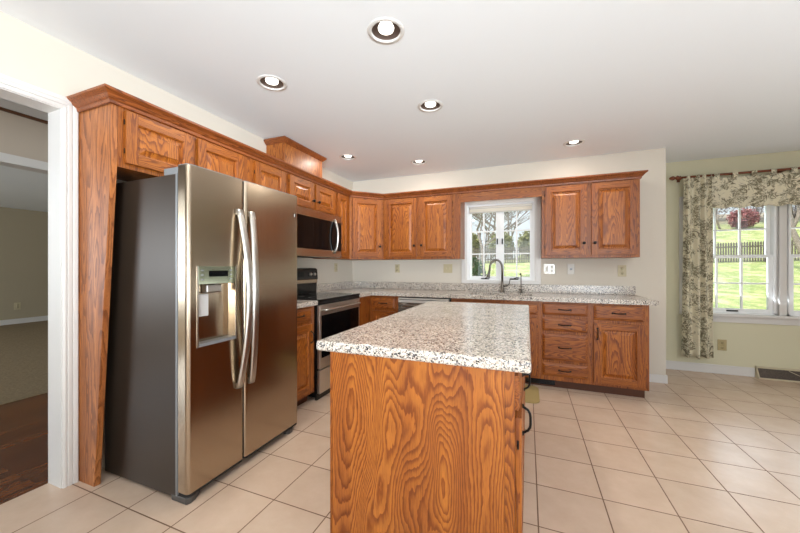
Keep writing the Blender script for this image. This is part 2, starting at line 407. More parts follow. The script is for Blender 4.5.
# ------------------------------------------------------------------ windows
def sash(parent, x0, x1, z0, z1, y0, y1, cols, rows, st=0.045, bot=None, top=None, mun=0.016):
    bot = bot or st; top = top or st
    m = MB().box(x0, x0+st, y0, y1, z0, z1).box(x1-st, x1, y0, y1, z0, z1).box(x0+st, x1-st, y0, y1, z0, z0+bot).box(x0+st, x1-st, y0, y1, z1-top, z1)
    o = m.build('sash', M_vinyl, parent, 0.002)
    ax0, ax1, az0, az1 = x0+st, x1-st, z0+bot, z1-top
    m = MB(); ym = (y0+y1)/2
    for i in range(1, cols): xx = ax0+(ax1-ax0)*i/cols; m.box(xx-mun/2, xx+mun/2, ym-0.011, ym+0.011, az0, az1)
    for i in range(1, rows): zz = az0+(az1-az0)*i/rows; m.box(ax0, ax1, ym-0.010, ym+0.010, zz-mun/2, zz+mun/2)
    m.build('muntin', M_vinyl, o)
    MB().box(ax0-0.003, ax1+0.003, ym-0.002, ym+0.002, az0-0.003, az1+0.003).build('pane', M_glass, o)
    return o
# kitchen window
win = bpy.data.objects.new('window_1', None); COL.objects.link(win); win['kind'] = 'structure'
yb = YB
c = MB().box(KX0-0.068, KX0, yb-0.022, yb, 1.012, KZ1).box(KX1, KX1+0.068, yb-0.022, yb, 1.012, KZ1).box(KX0-0.068, KX1+0.068, yb-0.022, yb, KZ1, KZ1+0.06)
c.box(KX0-0.03, KX0-0.012, yb-0.027, yb-0.02, 1.05, KZ1).box(KX1+0.012, KX1+0.03, yb-0.027, yb-0.02, 1.05, KZ1)
c.build('casing', M_white, win, 0.003)
MB().box(KX0-0.068, KX1+0.068, yb-0.032, yb+0.0, 1.012, 1.052).build('stool', M_white, win, 0.004)
c = MB().box(KX0, KX0+0.02, yb, yb+0.13, KZ0, KZ1).box(KX1-0.02, KX1, yb, yb+0.13, KZ0, KZ1).box(KX0+0.02, KX1-0.02, yb, yb+0.13, KZ1-0.02, KZ1).box(KX0+0.02, KX1-0.02, yb, yb+0.13, KZ0, KZ0+0.02)
c.box(-0.384, -0.352, yb+0.03, yb+0.11, KZ0+0.02, KZ1-0.02)
c.build('frame', M_vinyl, win)
for x0, x1 in ((KX0+0.02, -0.384), (-0.352, KX1-0.02)):
    s_ = sash(win, x0, x1, KZ0+0.02, KZ1-0.02, yb+0.045, yb+0.08, 2, 3, st=0.032, bot=0.04)
    xl = x1-0.014 if x0 < -0.5 else x0+0.014
    MB().box(xl-0.007, xl+0.007, yb+0.025, yb+0.045, 1.50, 1.57).build('latch', M_iron, s_, 0.002)
    xm = (x0+x1)/2+ (0.02 if x0 < -0.5 else -0.03)
    MB().box(xm-0.05, xm+0.05, yb+0.02, yb+0.045, KZ0+0.022, KZ0+0.036).tube([(xm, yb+0.03, KZ0+0.036), (xm+0.03, yb+0.01, KZ0+0.048), (xm+0.06, yb+0.008, KZ0+0.043)], 0.005, 8).build('crank_handle', M_iron, s_)
# nook windows (a pair of double hung units)
win = bpy.data.objects.new('window_2', None); COL.objects.link(win); win['kind'] = 'structure'
yn = YN
c = MB().box(NX0-0.09, NX0, yn-0.02, yn, NZ0, NZ1+0.065).box(NX1, NX1+0.065, yn-0.02, yn, NZ0, NZ1).box(NX0-0.065, NX1+0.065, yn-0.02, yn, NZ1, NZ1+0.065)
c.box(2.49, 2.55, yn-0.012, yn+0.12, NZ0, NZ1).box(2.47, 2.57, yn+0.02, yn+0.11, NZ0, NZ1)
c.build('casing', M_white, win, 0.003)
MB().box(NX0-0.09, NX1+0.09, yn-0.055, yn+0.02, NZ0-0.03, NZ0).build('stool', M_white, win, 0.004)
MB().box(NX0-0.065, NX1+0.065, yn-0.016, yn, NZ0-0.10, NZ0-0.03).build('apron', M_white, win, 0.003)
c = MB()
for x0, x1 in ((NX0, 2.47), (2.57, NX1)):
    c.box(x0, x0+0.014, yn, yn+0.13, NZ0, NZ1).box(x1-0.014, x1, yn, yn+0.13, NZ0, NZ1).box(x0, x1, yn, yn+0.13, NZ1-0.014, NZ1).box(x0, x1, yn, yn+0.13, NZ0, NZ0+0.018)
c.build('frame', M_vinyl, win)
for x0, x1 in ((NX0+0.014, 2.456), (2.584, NX1-0.014)):
    lo = sash(win, x0, x1, NZ0+0.018, 1.35, yn+0.025, yn+0.055, 3, 2, st=0.038, top=0.03)
    sash(win, x0, x1, 1.325, NZ1-0.014, yn+0.06, yn+0.09, 3, 2, st=0.038, bot=0.03)
    xm = 2.11 if x0 < 2 else (x0+x1)/2
    MB().box(xm-0.05, xm+0.05, yn+0.012, yn+0.026, NZ0+0.024, NZ0+0.038).build('sash_lift', M_iron, lo, 0.002)

# ------------------------------------------------------------------ cabinets
def pull(parent, cx, cz, yf, vertical=False, L=0.1):
    h = L/2; d = 0.028
    pts = []
    for k in range(9):
        t = -1+k/4; out = d*(1-abs(t)**4)
        pts.append((t*h, out))
    P = [((cx, yf-o_-0.0, cz+t) if vertical else (cx+t, yf-o_, cz)) for t, o_ in pts]
    m = MB().tube(P, 0.0048, 8)
    for t in (-h, h):
        m.lathe([(0.0085, 0), (0.0085, -0.004), (0.004, -0.006)], (cx, yf, cz+t) if vertical else (cx+t, yf, cz), 'y', 10)
    return m.build('pull', M_iron, parent)
def knob(parent, cx, cz, yf):
    return MB().lathe([(0.007, 0), (0.006, -0.010), (0.011, -0.015), (0.0155, -0.021), (0.0145, -0.028), (0.008, -0.032), (0.001, -0.033)], (cx, yf, cz), 'y', 16).build('knob', M_iron, parent)
def panel_door(parent, x0, x1, z0, z1, y, hw=None, hinge=None, fr=0.06, name='door'):
    # y: plane of the cabinet front; door is 20 mm proud, towards -y
    t = 0.022; f = y-t
    m = MB()
    m.box(x0, x0+fr, f, y, z0, z1, 0).box(x1-fr, x1, f, y, z0, z1, 0)
    m.box(x0+fr, x1-fr, f+0.0004, y, z0, z0+fr, 1).box(x0+fr, x1-fr, f+0.0004, y, z1-fr, z1, 1)
    a0, a1, b0, b1 = x0+fr-0.001, x1-fr+0.001, z0+fr-0.001, z1-fr+0.001
    def rect(i, yy): return [(a0+i, yy, b0+i), (a1-i, yy, b0+i), (a1-i, yy, b1-i), (a0+i, yy, b1-i)]
    R = [rect(0, y-0.001), rect(0, f+0.001), rect(0.005, f+0.006), rect(0.007, f+0.017), rect(0.015, f+0.017), rect(0.040, f+0.006), rect(0.0405, f+0.0025), rect(0.043, f+0.0015)]
    m.rings(R, 3, smooth=False)
    o = m.build(name, OAKS, parent, 0.003)
    if hw:
        kind, hx, hz = hw
        if kind == 'knob': knob(o, hx, hz, f)
        elif kind == 'v': pull(o, hx, hz, f, True)
        else: pull(o, hx, hz, f)
    if hinge is not None:
        xx = x0-0.003 if hinge == 'l' else x1+0.003
        for zz in (z0+0.09*min(1, (z1-z0)/0.4)+0.0, z1-0.09*min(1, (z1-z0)/0.4)):
            MB().tube([(xx, y-0.010, zz-0.014), (xx, y-0.010, zz+0.014)], 0.003, 8).build('hinge', M_iron, o)
    return o
def drawer(parent, x0, x1, z0, z1, y, hw=True, name='drawer'):
    f = y-0.02
    def rect(i, yy): return [(x0+i, yy, z0+i), (x1-i, yy, z0+i), (x1-i, yy, z1-i), (x0+i, yy, z1-i)]
    m = MB().rings([rect(0, y), rect(0, f+0.009), rect(0.004, f+0.006), rect(0.02, f+0.001), rect(0.024, f)], 1, smooth=False)
    o = m.build(name, OAKS, parent)
    if hw: pull(o, (x0+x1)/2, (z0+z1)/2, f)
    return o
UZ0, UZ1 = 1.315, 2.105
DZ0, DZ1 = 1.342, 2.082

def upper(name, label, w, depth, z0, z1, loc, rz, doors, hz, group=None):
    """doors: list of (x0,x1,side of knob,hinge)"""
    t = thing(name, label, 'cabinet', loc, rz, group)
    MB().box(0, w, 0, depth, z0, z1).build('body', OAKS, t, 0.001)
    for d in doors:
        x0, x1, side, hg = d[:4]
        kx = x0+0.028 if side == 'l' else x1-0.028
        panel_door(t, x0, x1, z0+0.027, z1-0.023, 0, ('knob', kx, hz) if side else None, hg)
    return t
FX = -2.12     # upper carcass face, left wall
# panel beside the fridge: deep at the top, tapering back towards the floor
PY = -1.25
t = MB().prism([(XL+0.001, 0), (-2.275, 0), (FX, 1.80), (FX, 2.105), (XL+0.001, 2.105)], PY, PY+0.03, 0, axis='y').build('end_panel', M_oend, None, 0.0015)
tag(t, 'tall oak end panel between the white doorway casing and the refrigerator', 'cabinet panel')
yy0 = PY+0.03
def left_upper(name, label, y0, y1, z0, doors, hz):
    t = thing(name, label, 'cabinet', (FX, y0, 0), RL)
    MB().box(0.0005, y1-y0-0.0005, 0, FX-XL-0.001, z0, 2.105).build('body', OAKS, t)
    for a, b, side, hg in doors:
        kx = (a-y0)+0.028 if side == 'l' else (b-y0)-0.028
        panel_door(t, a-y0, b-y0, z0+0.027, DZ1, 0, ('knob', kx, hz) if side else None, hg)
    return t
left_upper('wall_cabinet', 'short two-door oak cabinet right above the refrigerator', yy0, -0.33, 1.765, [(-1.19, -0.80, 'r', 'l'), (-0.765, -0.385, 'l', 'r')], 1.845)
left_upper('wall_cabinet', 'oak wall cabinet under the crown, between the refrigerator top and the microwave', -0.33, 0.125, UZ0, [(-0.265, 0.09, 'r', 'l')], 1.46)
left_upper('wall_cabinet', 'short two-door oak cabinet directly above the microwave', 0.125, 0.945, 1.79, [(0.15, 0.52, 'r', 'l'), (0.555, 0.92, 'l', 'r')], 1.895)
left_upper('wall_cabinet', 'narrow oak wall cabinet between the microwave and the corner cabinet', 0.945, 1.279, UZ0, [(0.975, 1.225, 'l', 'r')], 1.48)
# diagonal corner cabinet
p0 = Vector((FX, 1.28)); p1 = Vector((-1.797, 1.60)); dv = p1-p0; ang = math.atan2(dv.y, dv.x); L = dv.length
t = thing('corner_cabinet', 'oak diagonal wall cabinet set across the kitchen corner', 'cabinet', (p0.x, p0.y, 0), ang)
inv = Matrix.Rotation(-ang, 2)
poly = [inv @ (Vector(q)-p0) for q in [(FX, 1.2805), (-1.7975, 1.60), (-1.7975, YB-0.001), (XL+0.001, YB-0.001), (XL+0.001, 1.2805)]]
MB().prism([tuple(q) for q in poly], UZ0, UZ1).build('body', OAKS, t)
panel_door(t, 0.035, L-0.035, DZ0, DZ1, 0, ('knob', L-0.063, 1.48), 'l')
upper('wall_cabinet', 'two-door oak wall cabinet left of the sink window', 1.005, YB-1.60-0.001, UZ0, UZ1, (-1.797, 1.60, 0), 0,
      [(0.035, 0.46, 'r', 'l'), (0.50, 0.905, 'l', 'r')], 1.485)
upper('wall_cabinet', 'two-door oak wall cabinet right of the sink window', 0.89, YB-1.60-0.001, UZ0, UZ1, (0.10, 1.60, 0), 0,
      [(0.03, 0.425, 'r', 'l'), (0.468, 0.86, 'l', 'r')], 1.467)
t = MB().box(-0.791, 0.099, 1.60, 1.62, 1.99, 2.105).build('valance_board', [M_ox], None, 0.001)
tag(t, 'plain oak valance board bridging the cabinets above the sink window', 'valance board')
# crown moulding, mitred round the run of cabinets
def sweep(path, prof, closed=False):
    n = len(path); P = [Vector(p) for p in path]; out = []
    for i in range(n):
        d0 = (P[i]-P[i-1]).normalized() if i > 0 else None; d1 = (P[i+1]-P[i]).normalized() if i < n-1 else None
        n0 = Vector((d0.y, -d0.x)) if d0 else None; n1 = Vector((d1.y, -d1.x)) if d1 else None
        if n0 and n1: b = (n0+n1).normalized(); b = b/max(0.2, b.dot(n0))
        else: b = n0 or n1
        out.append([(P[i].x+b.x*o_, P[i].y+b.y*o_, z) for o_, z in prof])
    return out
cp = [(-0.012, 2.106), (0.006, 2.092), (0.012, 2.096), (0.014, 2.112), (0.022, 2.118), (0.034, 2.134), (0.05, 2.146), (0.054, 2.150), (0.054, 2.162), (-0.012, 2.162)]
path = [(XL+0.001, PY-0.001), (FX, PY-0.001), (FX, 1.28), (-1.797, 1.60), (0.99, 1.60), (0.99, YB-0.001)]
m = MB(); m.rings(sweep(path, cp), 0, smooth=False)
t = m.build('crown_moulding', [oak('oak_crown', 'y', freq=(14, 1.0), light_c=(160, 90, 40), dark_c=(112, 56, 20))]); tag(t, 'continuous oak crown moulding along the tops of the wall cabinets', 'moulding')
# box on top of the cabinets above the microwave
t = thing('vent_chase', 'oak box with cornice standing on the cabinets, reaching the ceiling', 'cabinet box', (-2.21, 0.20, 2.163), RL)
MB().box(0, 0.62, 0, 0.22, 0, 0.27).build('body', M_oply, t)
cp2 = [(0.0, 0.245), (0.01, 0.25), (0.03, 0.272), (0.036, 0.278), (0.036, 0.292), (0.0, 0.292)]
MB().rings(sweep([(0, 0.22), (0, 0), (0.62, 0), (0.62, 0.22)], cp2), 0, smooth=False).box(0, 0.62, 0, 0.22, 0.27, 0.292).build('cornice', bpy.data.materials['oak_crown'], t)

# ---- base cabinets
BX = -1.84; BYF = 1.29
def toe(m, x0, x1, mi=0): m.box(x0, x1, 0.07, 0.085, 0, 0.1, mi)
# left of range
t = thing('base_cabinet', 'narrow oak base cabinet between the refrigerator and the range', 'cabinet', (BX, -0.27, 0), RL)
MB().box(0, 0.43, 0, 0.59, 0.09, 0.873).build('body', OAKS, t)
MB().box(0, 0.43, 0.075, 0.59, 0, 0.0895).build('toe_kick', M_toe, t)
drawer(t, 0.03, 0.385, 0.745, 0.862, 0)
panel_door(t, 0.03, 0.385, 0.118, 0.715, 0, ('v', 0.357, 0.60), 'l')
# blind corner
t = thing('base_cabinet', 'oak corner base cabinet with one drawer, beside the range', 'cabinet', (XL, BYF, 0), 0)
ox = XL
poly = [(BX-ox, -0.318), (BX-ox, 0), (-1.468-ox, 0), (-1.468-ox, YB-BYF-0.001), (0.001, YB-BYF-0.001), (0.001, -0.318)]
MB().prism(poly, 0.09, 0.873).build('body', OAKS, t)
MB().box(BX-ox-0.05, -1.468-ox, 0.075, 0.09, 0, 0.0895).build('toe_kick', M_toe, t)
drawer(t, -1.81-ox, -1.505-ox, 0.718, 0.852, 0); panel_door(t, -1.81-ox, -1.505-ox, 0.118, 0.69, 0, ('v', -1.535-ox, 0.60), 'l')
# sink base
t = thing('sink_base_cabinet', 'oak sink base cabinet under the window, partly behind the island', 'cabinet', (-0.835, BYF, 0), 0)
b = MB().box(0, 0.02, 0.0, 0.61, 0.09, 0.873).box(0.885, 0.904, 0.0, 0.61, 0.09, 0.873).box(0.02, 0.885, 0.59, 0.609, 0.09, 0.873).box(0.02, 0.885, 0.02, 0.6, 0.09, 0.11).box(0.02, 0.885, 0, 0.02, 0.09, 0.873, 1)
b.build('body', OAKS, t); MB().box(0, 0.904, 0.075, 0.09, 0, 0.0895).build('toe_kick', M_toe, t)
for a, b_ in ((0.03, 0.43), (0.475, 0.875)): drawer(t, a, b_, 0.735, 0.835, 0, hw=False, name='false_drawer_front')
panel_door(t, 0.03, 0.43, 0.118, 0.705, 0, ('v', 0.40, 0.60), 'l'); panel_door(t, 0.475, 0.875, 0.118, 0.705, 0, ('v', 0.505, 0.60), 'r')
# drawer stack
t = thing('drawer_cabinet', 'oak base cabinet with a stack of four drawers', 'cabinet', (0.07, BYF, 0), 0)
MB().box(0, 0.449, 0, 0.619, 0.09, 0.873).build('body', OAKS, t); MB().box(0, 0.449, 0.075, 0.619, 0, 0.0895).build('toe_kick', M_toe, t)
for a, b_ in ((0.742, 0.855), (0.584, 0.712), (0.292, 0.556), (0.135, 0.264)): drawer(t, 0.022, 0.42, a, b_, 0)
# end unit
t = thing('base_cabinet', 'oak base cabinet at the right end, one drawer over one door', 'cabinet', (0.5195, BYF, 0), 0)
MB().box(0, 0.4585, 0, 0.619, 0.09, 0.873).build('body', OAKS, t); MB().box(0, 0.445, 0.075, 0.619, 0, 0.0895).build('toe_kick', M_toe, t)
drawer(t, 0.02, 0.42, 0.715, 0.855, 0); panel_door(t, 0.02, 0.42, 0.115, 0.685, 0, ('v', 0.048, 0.585), 'r')

# ---- worktops
def slab(m, poly, z0=0.875, z1=0.915): m.prism(poly, z0, z1)
t = MB(); t.box(XL+0.001, -1.80, -0.275, 0.165, 0.875, 0.915)
t = t.build('countertop', M_gran, None, 0.006, 3); tag(t, 'short speckled granite countertop beside the refrigerator', 'countertop')
MB().box(XL+0.001, XL+0.02, -0.275, 0.165, 0.9155, 1.012).build('backsplash', M_gran, t, 0.002)
# L shaped back worktop with sink cut-out  (sink hole X -0.70..0.0 , Y 1.38..1.70)
SX0, SX1, SY0, SY1 = -0.66, 0.0, 1.37, 1.72
yf, yw = 1.245, YB-0.001
m = MB()
out = [(XL+0.001, 0.962), (-1.80, 0.962), (-1.80, yf), (SX0, yf), (SX0, SY0), (SX0, SY1), (SX0, yw), (XL+0.001, yw)]
m.prism(out, 0.875, 0.915)
m.box(SX1, 1.035, yf, yw, 0.875, 0.915)
m.box(SX0, SX1, yf, SY0, 0.875, 0.915).box(SX0, SX1, SY1, yw, 0.875, 0.915)
t = m.build('countertop', M_gran); tag(t, 'long speckled granite countertop along the back wall around the sink', 'countertop')
b = MB().box(XL+0.001, 1.03, yw-0.019, yw, 0.9155, 1.010).box(XL+0.001, XL+0.02, 0.962, yw-0.019, 0.9155, 1.010)
b.build('backsplash', M_gran, t, 0.002)
# sink
t = thing('sink', 'stainless undermount sink below the window', 'sink', ((SX0+SX1)/2, (SY0+SY1)/2, 0.68))
hx, hy = (SX1-SX0)/2-0.002, (SY1-SY0)/2-0.002
def rr(hx, hy, r, z, n=4):
    pts = []
    for cx_, cy_, a0 in ((hx-r, hy-r, 0), (-hx+r, hy-r, PI/2), (-hx+r, -hy+r, PI), (hx-r, -hy+r, 1.5*PI)):
        for k in range(n+1): a = a0+PI/2*k/n; pts.append((cx_+r*math.cos(a), cy_+r*math.sin(a), z))
    return pts
MB().rings([rr(hx, hy, 0.03, 0.194), rr(hx-0.006, hy-0.006, 0.04, 0.03), rr(hx-0.03, hy-0.03, 0.04, 0.004), rr(hx-0.03, hy-0.03, 0.04, 0.0), rr(hx-0.004, hy-0.004, 0.04, 0.028), rr(hx+0.0015, hy+0.0015, 0.03, 0.194)], 0, caps=False, close=True).add(rr(hx-0.03, hy-0.03, 0.04, 0.004), [tuple(range(20))]).build('basin', steel('sink_steel', (120, 118, 116), 0.3, 'x'), t)
MB().lathe([(0.035, 0.0), (0.035, 0.003), (0.02, 0.004), (0.0, 0.001)], (0, 0, 0.0045), 'z', 16).build('drain', M_nickel, t)
# faucet
t = thing('faucet', 'dark nickel gooseneck kitchen faucet in front of the window', 'faucet', (-0.327, 1.775, 0.9155))
MB().lathe([(0.026, 0), (0.026, 0.008), (0.02, 0.012), (0.02, 0.055), (0.015, 0.07), (0.015, 0.12), (0.012, 0.125)], seg=16).build('base', M_nickel, t)
pts = [(0, 0, 0.12), (0, 0, 0.28)]
for k in range(1, 13): a = PI*k/12*0.98; pts.append((-0.07+0.07*math.cos(a), -0.02*(1-math.cos(a)), 0.285+0.10*math.sin(a)))
pts += [(-0.143, -0.042, 0.262)]
MB().tube(pts, 0.0125, 12).build('spout', M_nickel, t)
MB().tube([(-0.142, -0.042, 0.268), (-0.148, -0.044, 0.235), (-0.158, -0.048, 0.185), (-0.16, -0.049, 0.175)], [0.012, 0.015, 0.02, 0.019], 12).build('spray_head', M_nickel, t)
MB().tube([(0.015, 0, 0.075), (0.06, -0.005, 0.078)], 0.011, 10).tube([(0.055, -0.005, 0.078), (0.078, -0.006, 0.10), (0.088, -0.008, 0.16)], [0.008, 0.006, 0.005], 8).build('lever_handle', M_nickel, t)
t = thing('water_tap', 'slim small filtered water tap right of the gooseneck faucet', 'tap', (-0.118, 1.775, 0.9155))
MB().lathe([(0.02, 0), (0.02, 0.006), (0.012, 0.01), (0.012, 0.035), (0.007, 0.04)], seg=14).build('base', M_nickel, t)
MB().tube([(0, 0, 0.035), (0, 0, 0.2), (-0.004, -0.012, 0.225), (-0.008, -0.03, 0.228), (-0.01, -0.044, 0.215)], 0.0055, 10).build('spout', M_nickel, t)
MB().tube([(-0.03, 0, 0.042), (0.03, 0, 0.042)], 0.005, 8).build('lever_handle', M_nickel, t)
# dishwasher
t = thing('dishwasher', 'stainless dishwasher under the back countertop left of the sink', 'dishwasher', (-1.462, BYF-0.01, 0))
w = 0.622
MB().box(0.004, w-0.004, 0.03, 0.56, 0.1, 0.868).build('body', M_black, t)
MB().box(0.003, w-0.02, -0.012, 0.03, 0.12, 0.80).build('door', steel('dishwasher_steel', (150, 140, 130), 0.24, 'x'), t, 0.003)
MB().box(0.003, w-0.02, -0.016, 0.03, 0.803, 0.858).build('control_strip', mat('pale_steel_strip', (206, 202, 196), 0.35, 0.35), t, 0.004)
MB().box(0.02, w-0.04, -0.0175, -0.0155, 0.835, 0.842).build('button_row', M_dark, t)
MB().tube([(0.06, -0.012, 0.765), (0.06, -0.045, 0.765), (w-0.08, -0.045, 0.765), (w-0.08, -0.012, 0.765)], 0.008, 8).build('handle', M_steel2, t)
MB().box(0.01, w-0.01, 0.05, 0.07, 0, 0.1).build('toe_kick', M_black, t)

# ---- island
t = thing('kitchen_island', 'oak kitchen island cabinet with cathedral grain end panel and black pulls', 'island', (-0.43, -0.35, 0))
ox, oy = -0.43, -0.35
MB().box(-0.793-ox, -0.087-ox, -1.168-oy, 0.46-oy, 0, 0.8745).build('body', OAKS, t)
MB().box(-0.787-ox, -0.118-ox, -1.1725-oy, -1.1685-oy, 0.0, 0.874).build('end_panel', M_oply, t)
for a, b_ in ((-0.7945, -0.786), (-0.1175, -0.0865)): MB().box(a-ox, b_-ox, -1.1755-oy, -1.1685-oy, 0, 0.874).build('corner_strip', OAKS, t, 0.001)
# fronts on the right side, built facing +X
xx = -0.087-ox
mrot = Matrix.Rotation(RL, 4, 'Z')
def place(o, y0): o.matrix_parent_inverse = Matrix.Identity(4); o.location = (xx, y0, 0); o.rotation_euler = (0, 0, RL)
ys = [(-1.14, -0.62), (-0.585, -0.07), (-0.035, 0.43)]
for i, (a, b_) in enumerate(ys):
    d = drawer(t, 0, b_-a, 0.735, 0.85, 0); place(d, a-oy)
    side = 'r' if i != 1 else 'l'
    hx_ = 0.03 if i == 1 else (b_-a)-0.03
    hx_ = 0.12 if i == 0 else hx_
    d = panel_door(t, 0, b_-a, 0.105, 0.71, 0, ('v', hx_, 0.655), 'l'); place(d, a-oy)
m = MB().box(-0.855, -0.036, -1.192, 0.50, 0.8755, 0.9165)
t = m.build('island_countertop', M_gran, None, 0.012, 4); tag(t, 'large speckled pale granite countertop on the island', 'countertop')

# ------------------------------------------------------------------ refrigerator
FXD = -1.65; FY0, FY1 = -1.162, -0.300
t = thing('refrigerator', 'stainless side-by-side refrigerator with dispenser and curved handles', 'refrigerator', (-2.0, (FY0+FY1)/2, 0))
ox, oy = -2.0, (FY0+FY1)/2
M_foot = mat('dark_grey_foot', (70, 66, 63), 0.4)
def B(m, x0, x1, y0, y1, z0, z1, mi=0): return m.box(x0-ox, x1-ox, y0-oy, y1-oy, z0, z1, mi)
B(MB(), -2.36, -1.735, FY0+0.003, FY1-0.003, 0.018, 1.702).build('body', M_fside, t, 0.004)
B(MB(), -1.745, -1.732, FY0+0.0015, FY1-0.0015, 0.03, 1.708).build('front_flange', M_fgrey, t, 0.002)
B(MB(), -1.734, -1.722, FY0+0.012, FY1-0.012, 0.06, 1.70).build('door_gasket', M_dark, t)
YS = -0.803
B(MB(), -1.722, -1.662, YS-0.0028, YS+0.0028, 0.06, 1.74).build('dark_gap_strip', M_dark, t)  # dark strip filling the door gap so it reads as black shade
def doorprof(y0, y1, r=0.02, notch=None):
    # plan outline (x,y): front at FXD, back at -1.722, rounded front corners
    xb = -1.722; pts = [(xb, y0)]
    for k in range(7): a = -PI/2+PI/2*k/6; pts.append((FXD-r+r*math.cos(a), y0+r+r*math.sin(a)))
    if notch:
        ya, yb_, dp = notch; pts += [(FXD, ya), (FXD-dp, ya+0.006), (FXD-dp, yb_-0.006), (FXD, yb_)]
    for k in range(7): a = PI/2*k/6; pts.append((FXD-r+r*math.cos(a), y1-r+r*math.sin(a)))
    pts.append((xb, y1))
    return [(x-ox, y-oy) for x, y in pts]
N0, N1 = -1.105, -0.872
dz0, dz1 = 0.056, 1.742
m = MB()
m.prism(doorprof(FY0, YS-0.003), dz0, 0.80).prism(doorprof(FY0, YS-0.003, notch=(N0, N1, 0.055)), 0.80, 1.125).prism(doorprof(FY0, YS-0.003), 1.125, dz1)
left = m.build('door', M_steel, t); left['label'] = 'narrow left door with ice and water dispenser'
right = MB().prism(doorprof(YS+0.003, FY1), dz0, dz1).build('door', M_steel, t)
# top and bottom caps of the doors
for o_, y0, y1 in ((left, FY0, YS-0.003), (right, YS+0.003, FY1)):
    MB().prism(doorprof(y0+0.001, y1-0.001), dz1, dz1+0.004).build('top_cap', M_fgrey, o_)
    MB().prism(doorprof(y0+0.004, y1-0.004), dz0-0.012, dz0).build('bottom_cap', M_dark, o_)
# handles: flat bars bowed outwards, as in the photograph wide and bright
for o_, hy, sg in ((left, -0.838, -1), (right, -0.768, 1)):
    R = []
    for k in range(25):
        u = k/24; z = 0.50+1.06*u
        bow = math.sin(PI*u)**0.8
        x = FXD+0.014+0.058*bow; yy = hy+sg*(0.012-0.024*math.sin(PI*u))
        hw_ = 0.023; th = 0.009
        R.append([(x-th-ox, yy-hw_-oy, z), (x-ox+0.0, yy-hw_*0.9-oy, z), (x+th*0.7-ox, yy-hw_*0.4-oy, z), (x+th*0.7-ox, yy+hw_*0.4-oy, z), (x-ox, yy+hw_*0.9-oy, z), (x-th-ox, yy+hw_-oy, z)])
    m = MB().rings(R, 0)
    for z in (0.505, 1.553): B(m, FXD-0.001, FXD+0.012, hy+sg*0.012-0.014, hy+sg*0.012+0.014, z-0.014+(0.01 if z < 1 else -0.01), z+0.014+(0.01 if z < 1 else -0.01))
    m.build('handle', M_steel2, o_)
# dispenser
dsp = B(MB(), FXD-0.004, FXD+0.004, N0, N1, 1.125, 1.222).build('dispenser_panel', mat('mirror_panel', (150, 152, 128), 0.12, 0.8), left, 0.002)
B(MB(), FXD+0.0035, FXD+0.0055, -1.045, -0.925, 1.165, 1.198).build('display', M_blackglass, dsp)
for yy in (-1.085, -0.905):
    for zz in (1.15, 1.175, 1.2): B(MB(), FXD+0.0038, FXD+0.005, yy-0.008, yy+0.008, zz-0.003, zz+0.003).build('button', M_fgrey, dsp)
B(MB(), FXD-0.054, FXD-0.05, N0+0.007, N1-0.007, 0.81, 1.124).build('recess_back', M_steel, left)
B(MB(), FXD-0.05, FXD-0.008, -1.05, -0.955, 1.075, 1.124).build('chute', M_steel2, left, 0.008)
B(MB(), FXD-0.048, FXD-0.03, -1.08, -1.02, 0.95, 1.07).build('paddle', mat('paddle_grey', (190, 188, 186), 0.3), left, 0.004)
B(MB(), FXD-0.054, FXD+0.004, N0-0.002, N1+0.002, 0.795, 0.812).build('drip_tray', M_fgrey, left, 0.002)
for a in (N0-0.008, N1): B(MB(), FXD-0.001, FXD+0.004, a, a+0.008, 0.795, 1.222).build('dispenser_trim', M_steel2, left)
B(MB(), FXD-0.0005, FXD+0.002, -0.352, -0.33, 1.585, 1.612).build('badge', M_dark, right)
B(MB(), FXD+0.0015, FXD+0.0026, -0.349, -0.343, 1.588, 1.609).build('badge_mark', M_wplast, right)
for y in (FY0+0.005, FY1-0.055):
    m = MB(); B(m, -1.84, -1.70, y, y+0.05, 1.7025, 1.738); B(m, -1.70, -1.672, y+0.006, y+0.03, 1.747, 1.752)
    m.build('hinge_cover', M_fgrey, t, 0.005)
for y in (FY0+0.002, FY1-0.102):
    m = MB(); poly = [(-1.78, y), (-1.665, y), (-1.655, y+0.02), (-1.66, y+0.05), (-1.69, y+0.1), (-1.78, y+0.1)]
    m.prism([(a-ox, b-oy) for a, b in poly], 0.0, 0.036); m.build('foot', M_foot, t, 0.006)
B(MB(), -1.78, -1.74, FY0+0.1, FY1-0.1, 0.012, 0.05).build('kick_grille', M_dark, t)

# ------------------------------------------------------------------ range
RY0, RY1 = 0.176, 0.94
t = thing('range', 'black and stainless electric range between counters, oven facing the island', 'stove', (-1.81, RY0, 0), RL)
w = RY1-RY0
MB().box(0, w, 0.012, 0.60, 0.03, 0.905).build('body', M_black, t, 0.002)
ct = MB().box(-0.002, w+0.002, -0.02, 0.56, 0.905, 0.922).build('cooktop', M_blackglass, t, 0.004)
m = MB()
for cx_, cy_, r in ((0.2, 0.13, 0.1), (0.57, 0.13, 0.08), (0.2, 0.4, 0.075), (0.57, 0.4, 0.095)):
    for k in (r, r-0.012): m.rings([[(cx_+(k+d)*math.cos(a), cy_+(k+d)*math.sin(a), 0.9225) for a in [2*PI*j/32 for j in range(32)]] for d in (0, 0.002)], 0, caps=False)
m.build('burner_ring', mat('burner_grey', (90, 90, 92), 0.3), ct)
for nm, z0, z1, mt, y0 in (('control_fascia', 0.872, 0.903, M_black, -0.012),):
    MB().box(0.0, w, y0, 0.012, z0, z1).build(nm, mt, t, 0.003)
M_rsteel = steel('range_steel', (206, 198, 188), 0.36)
od = MB().box(0.006, w-0.006, -0.018, 0.012, 0.288, 0.868, 0).build('oven_door', M_rsteel, t, 0.004)
MB().box(0.03, w-0.03, -0.0205, -0.0175, 0.385, 0.775).build('oven_window', M_blackglass, od, 0.002)
